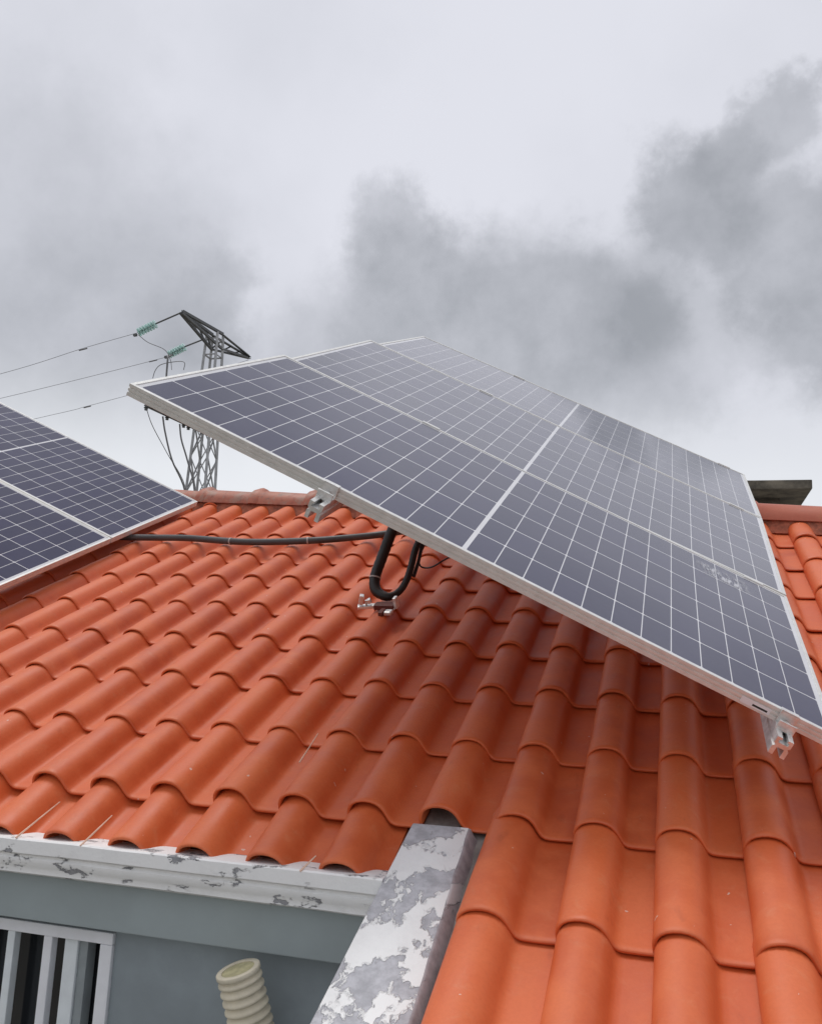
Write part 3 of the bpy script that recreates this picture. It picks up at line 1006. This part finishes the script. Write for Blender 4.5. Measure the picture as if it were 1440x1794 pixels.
# ------------------------------------------------------------------ ribbed vent pipe in front of the wall
vp = empty('vent_pipe', (0.855, 0.125, -0.48))
tag(vp, 'beige ribbed pipe with a yellow filled top leaning before the grey wall', 'pipe')
axis = Vector((-0.27, -0.20, 1.0)).normalized()
qt = axis.to_track_quat('Z', 'Y').to_matrix().to_4x4()
topc = Vector((0.772, 0.118, -0.232)) - vp.location
Mp = Matrix.Translation(topc) @ qt
def lathe(pr, n=32):
    mb = MB()
    rings = []
    for r_, z in pr:
        r_ *= 0.88
        rings.append([Mp @ Vector((r_ * math.cos(2 * math.pi * k / n), r_ * math.sin(2 * math.pi * k / n), z)) for k in range(n)])
    mb.loft(rings)
    return mb
pr = [(0.046, -0.012), (0.046, -0.001), (0.0475, 0.0), (0.0595, 0.0), (0.0615, -0.002), (0.0615, -0.010), (0.0600, -0.012), (0.0550, -0.0135), (0.0545, -0.0185)]
z = -0.0185
for k in range(22):
    pr += [(0.0575, z - 0.002), (0.0612, z - 0.005), (0.0615, z - 0.009), (0.0590, z - 0.0125), (0.0540, z - 0.0145), (0.0535, z - 0.0195)]
    z -= 0.0215
lathe(pr).build('ribbed_tube', M_PIPE, vp, 50)
lathe([(0.0462, -0.0118), (0.0455, -0.003), (0.030, -0.0018), (0.004, -0.001)]).build('filling', M_FOAM, vp, 50)

# ------------------------------------------------------------------ power pylon far behind the ridge
PYC = Vector((-15.33, 27.94, 0))
pyl = empty('power_pylon', (PYC.x, PYC.y, -5.0))
tag(pyl, 'steel lattice power pylon with two cross arms behind the tiled ridge', 'pylon')
def ppart(mb, name, mt):
    o = mb.build(name, mt)
    o.parent = pyl
    o.matrix_parent_inverse = Matrix.Translation(-pyl.location)
    return o
def half(z):
    return max(0.16, 0.235 + (13.1 - z) * 0.0255)
def corner(i, z):
    sx, sy = ((-1, -1), (1, -1), (1, 1), (-1, 1))[i]
    h_ = half(z)
    return Vector((PYC.x + sx * h_, PYC.y + sy * h_, z))
for i in range(4):
    q = MB(); q.angle(corner(i, -5.0), corner(i, 13.35), 0.085, 0.012, (1, 1, 0)); ppart(q, 'leg', M_STEEL)
z = -5.0
while z < 11.0:
    z2 = min(z + half(z) * 3.6, 12.0)
    for i in range(4):
        j = (i + 1) % 4
        q = MB(); q.angle(corner(i, z), corner(j, z2), 0.045, 0.008); ppart(q, 'brace', M_STEEL)
        q = MB(); q.angle(corner(j, z), corner(i, z2), 0.045, 0.008); ppart(q, 'brace', M_STEEL)
    z = z2
for zz in (12.45, 13.1):
    for i in range(4):
        q = MB(); q.angle(corner(i, zz), corner((i + 1) % 4, zz), 0.05, 0.008); ppart(q, 'brace', M_STEEL)
# main cross arm: two chords with lacing, tapering to both tips
tl, trp = Vector((-15.49, 25.67, 13.32)), Vector((-15.08, 30.44, 13.32))
mid = (tl + trp) / 2
q = MB()
for end, in ((tl,), (trp,)):
    for off_ in (-0.22, 0.22):
        q.angle(Vector((mid.x + off_, mid.y, 13.38)), end + Vector((off_ * 0.15, 0, 0.03)), 0.10, 0.02)
        q.angle(Vector((mid.x + off_, mid.y, 12.80)), end + Vector((off_ * 0.15, 0, -0.04)), 0.09, 0.02)
    for k in range(4):
        a = k / 4; b_ = (k + 1) / 4
        for off_ in (-0.22,):
            pa = Vector((mid.x + off_, mid.y, 12.80)).lerp(end, a); pb = Vector((mid.x + off_, mid.y, 13.38)).lerp(end, b_)
            q.angle(pa, pb, 0.05, 0.010)
ppart(q, 'crossarm', M_STEELD)
# lower arm with fuse gear
la, lb = Vector((-16.02, 24.85, 9.55)), Vector((-15.55, 29.9, 9.55))
q = MB()
q.beam(la, lb, 0.09, 0.12); q.beam(la + Vector((0.28, 0, 0)), lb + Vector((0.28, 0, 0)), 0.07, 0.10)
for k in range(7):
    c_ = la.lerp(lb, 0.06 + 0.15 * k)
    q.beam(c_ - Vector((0.1, 0, 0)), c_ + Vector((0.4, 0, 0)), 0.07, 0.07)
ppart(q, 'crossarm', M_STEELD)
for k in (0.02, 0.26, 0.46, 0.52):
    c_ = la.lerp(lb, k)
    q = MB()
    q.tube([c_ + Vector((-0.05, 0, -0.16)), c_ + Vector((-0.05, 0, 0.20))], [0.06, 0.045], 8)
    for zz in (-0.08, 0.0, 0.08, 0.15):
        q.tube([c_ + Vector((-0.05, 0, zz)), c_ + Vector((-0.05, 0, zz + 0.02))], 0.085, 10)
    ppart(q, 'fuse_holder', M_STEELD)

# cables that run from the lower arm down the pylon
CABS = [([(-16.05, 24.95, 9.45), (-15.95, 25.3, 8.9), (-15.75, 26.1, 8.1), (-15.55, 27.2, 7.1), (-15.5, 27.4, 5.5), (-15.5, 27.5, -5.0)], 0.014, 'thin drooping cable from the tip of the lower pylon arm'),
        ([(-15.97, 25.9, 9.45), (-15.93, 26.1, 8.9), (-15.85, 26.6, 8.0), (-15.62, 27.3, 7.0), (-15.55, 27.5, 5.5), (-15.55, 27.55, -5.0)], 0.032, 'thick drooping cable left of the pylon legs'),
        ([(-15.86, 26.9, 9.45), (-15.82, 27.05, 8.9), (-15.65, 27.3, 8.2), (-15.35, 27.5, 7.1), (-15.3, 27.55, 5.5), (-15.3, 27.55, -5.0)], 0.032, 'thick cable running down nearest the pylon legs')]
for pts, rad, lab in CABS:
    q = MB(); q.tube(spline(pts, 6), rad, 6)
    tag(q.build('power_cable', M_CABLE, None, 60), lab, 'cable', 'cables down the pylon')

# line wires to the left with their insulator strings
def string(name, a, b_, label):
    a = Vector(a); b_ = Vector(b_)
    d = (b_ - a).normalized()
    root = empty(name, a)
    tag(root, label, 'insulator', 'glass insulator strings')
    q = MB(); q.tube([Vector(), b_ - a], 0.030, 8); q.build('rod', M_STEELD, root, 60)
    ln = (b_ - a).length
    n = 7
    for k in range(n):
        c_ = d * (ln * (k + 0.7) / (n + 0.4))
        q = MB(); q.tube([c_ - d * 0.022, c_ - d * 0.006, c_ + d * 0.028, c_ + d * 0.03], [0.06, 0.155, 0.165, 0.08], 14); q.build('glass_disc', M_GREEN, root, 40)
    q = MB(); q.beam(d * (ln + 0.02) - Vector((0.02, 0, 0.07)), d * (ln + 0.16) - Vector((0.02, 0, 0.03)), 0.09, 0.09); q.build('line_clamp', M_STEELD, root)
    return root
def sag(a, b_, dz, n=24):
    a = Vector(a); b_ = Vector(b_)
    return [a.lerp(b_, i / n) - Vector((0, 0, 4 * dz * (i / n) * (1 - i / n))) for i in range(n + 1)]
# wire 1 from the near tip
q = MB(); q.tube([(-15.49, 25.67, 13.30), (-16.45, 25.67, 12.955)], 0.03, 6)
o = q.build('link_rod', M_STEELD); o.parent = pyl; o.matrix_parent_inverse = Matrix.Translation(-pyl.location)
string('insulator_string', (-16.45, 25.67, 12.955), (-17.22, 25.67, 12.63), 'green glass insulator string at the near tip of the cross arm, higher of the two')
string('insulator_string', (-16.55, 27.94, 12.93), (-17.28, 27.94, 12.61), 'green glass insulator string beside the pylon body, lower of the two')
q = MB(); q.tube([(-15.65, 27.94, 13.22), (-16.55, 27.94, 12.93)], 0.03, 6)
o = q.build('link_rod', M_STEELD); o.parent = pyl; o.matrix_parent_inverse = Matrix.Translation(-pyl.location)
def wire_line(y, pts, label, damper):
    q = MB(); q.tube(spline([Vector((x_, y, z_)) for x_, z_ in pts], 8), 0.009, 6)
    o = q.build('line_wire', M_WIRE, None, 60)
    root = tag(o, label, 'wire', 'wires leaving the pylon')
    dx, dz_ = damper
    q = MB(); q.tube([(dx - 0.17, y, dz_ - 0.05), (dx + 0.17, y, dz_ + 0.01)], [0.026, 0.026], 8)
    q.build('damper', M_CABLE, o)
wire_line(25.67, [(-17.22, 12.63), (-19.52, 12.15), (-23.1, 11.32), (-32, 9.7), (-46, 8.3), (-70, 8.5)], 'upper overhead wire running left from the tip of the cross arm', (-19.5, 12.13))
wire_line(27.94, [(-17.28, 12.61), (-17.91, 12.42), (-24.97, 11.14), (-34, 9.7), (-48, 8.4), (-70, 8.5)], 'middle overhead wire running left below the upper one', (-17.95, 12.42))
wire_line(30.44, [(-15.1, 13.2), (-17.4, 12.60), (-20.70, 11.89), (-22.69, 11.48), (-24.38, 11.16), (-34, 9.6), (-48, 8.4), (-70, 8.5)], 'lowest overhead wire, passing behind the raised panel corner', (-22.6, 11.48))
JUMP = [([(-17.2, 25.67, 12.55), (-16.9, 25.9, 12.32), (-16.5, 26.4, 12.2), (-16.55, 26.94, 12.0), (-16.45, 26.94, 11.6)], 0.012, 'thin jumper cable curving down between the two insulator strings'),
        ([(-17.23, 26.94, 11.30), (-17.15, 26.94, 11.62), (-16.91, 26.94, 11.84), (-16.26, 26.94, 11.92), (-15.94, 26.94, 11.86), (-15.94, 26.94, 11.57)], 0.014, 'arched jumper cable just above the raised panel edge'),
        ([(-17.1, 27.94, 12.62), (-16.95, 27.4, 12.3), (-16.67, 26.94, 12.1), (-16.65, 26.94, 11.3)], 0.035, 'short thick dropper cable below the lower insulator string')]
for pts, rad, lab in JUMP:
    q = MB(); q.tube(spline(pts, 7), rad, 6)
    tag(q.build('jumper_cable', M_CABLE, None, 60), lab, 'cable', 'jumper cables at the pylon')

bpy.context.view_layer.update()
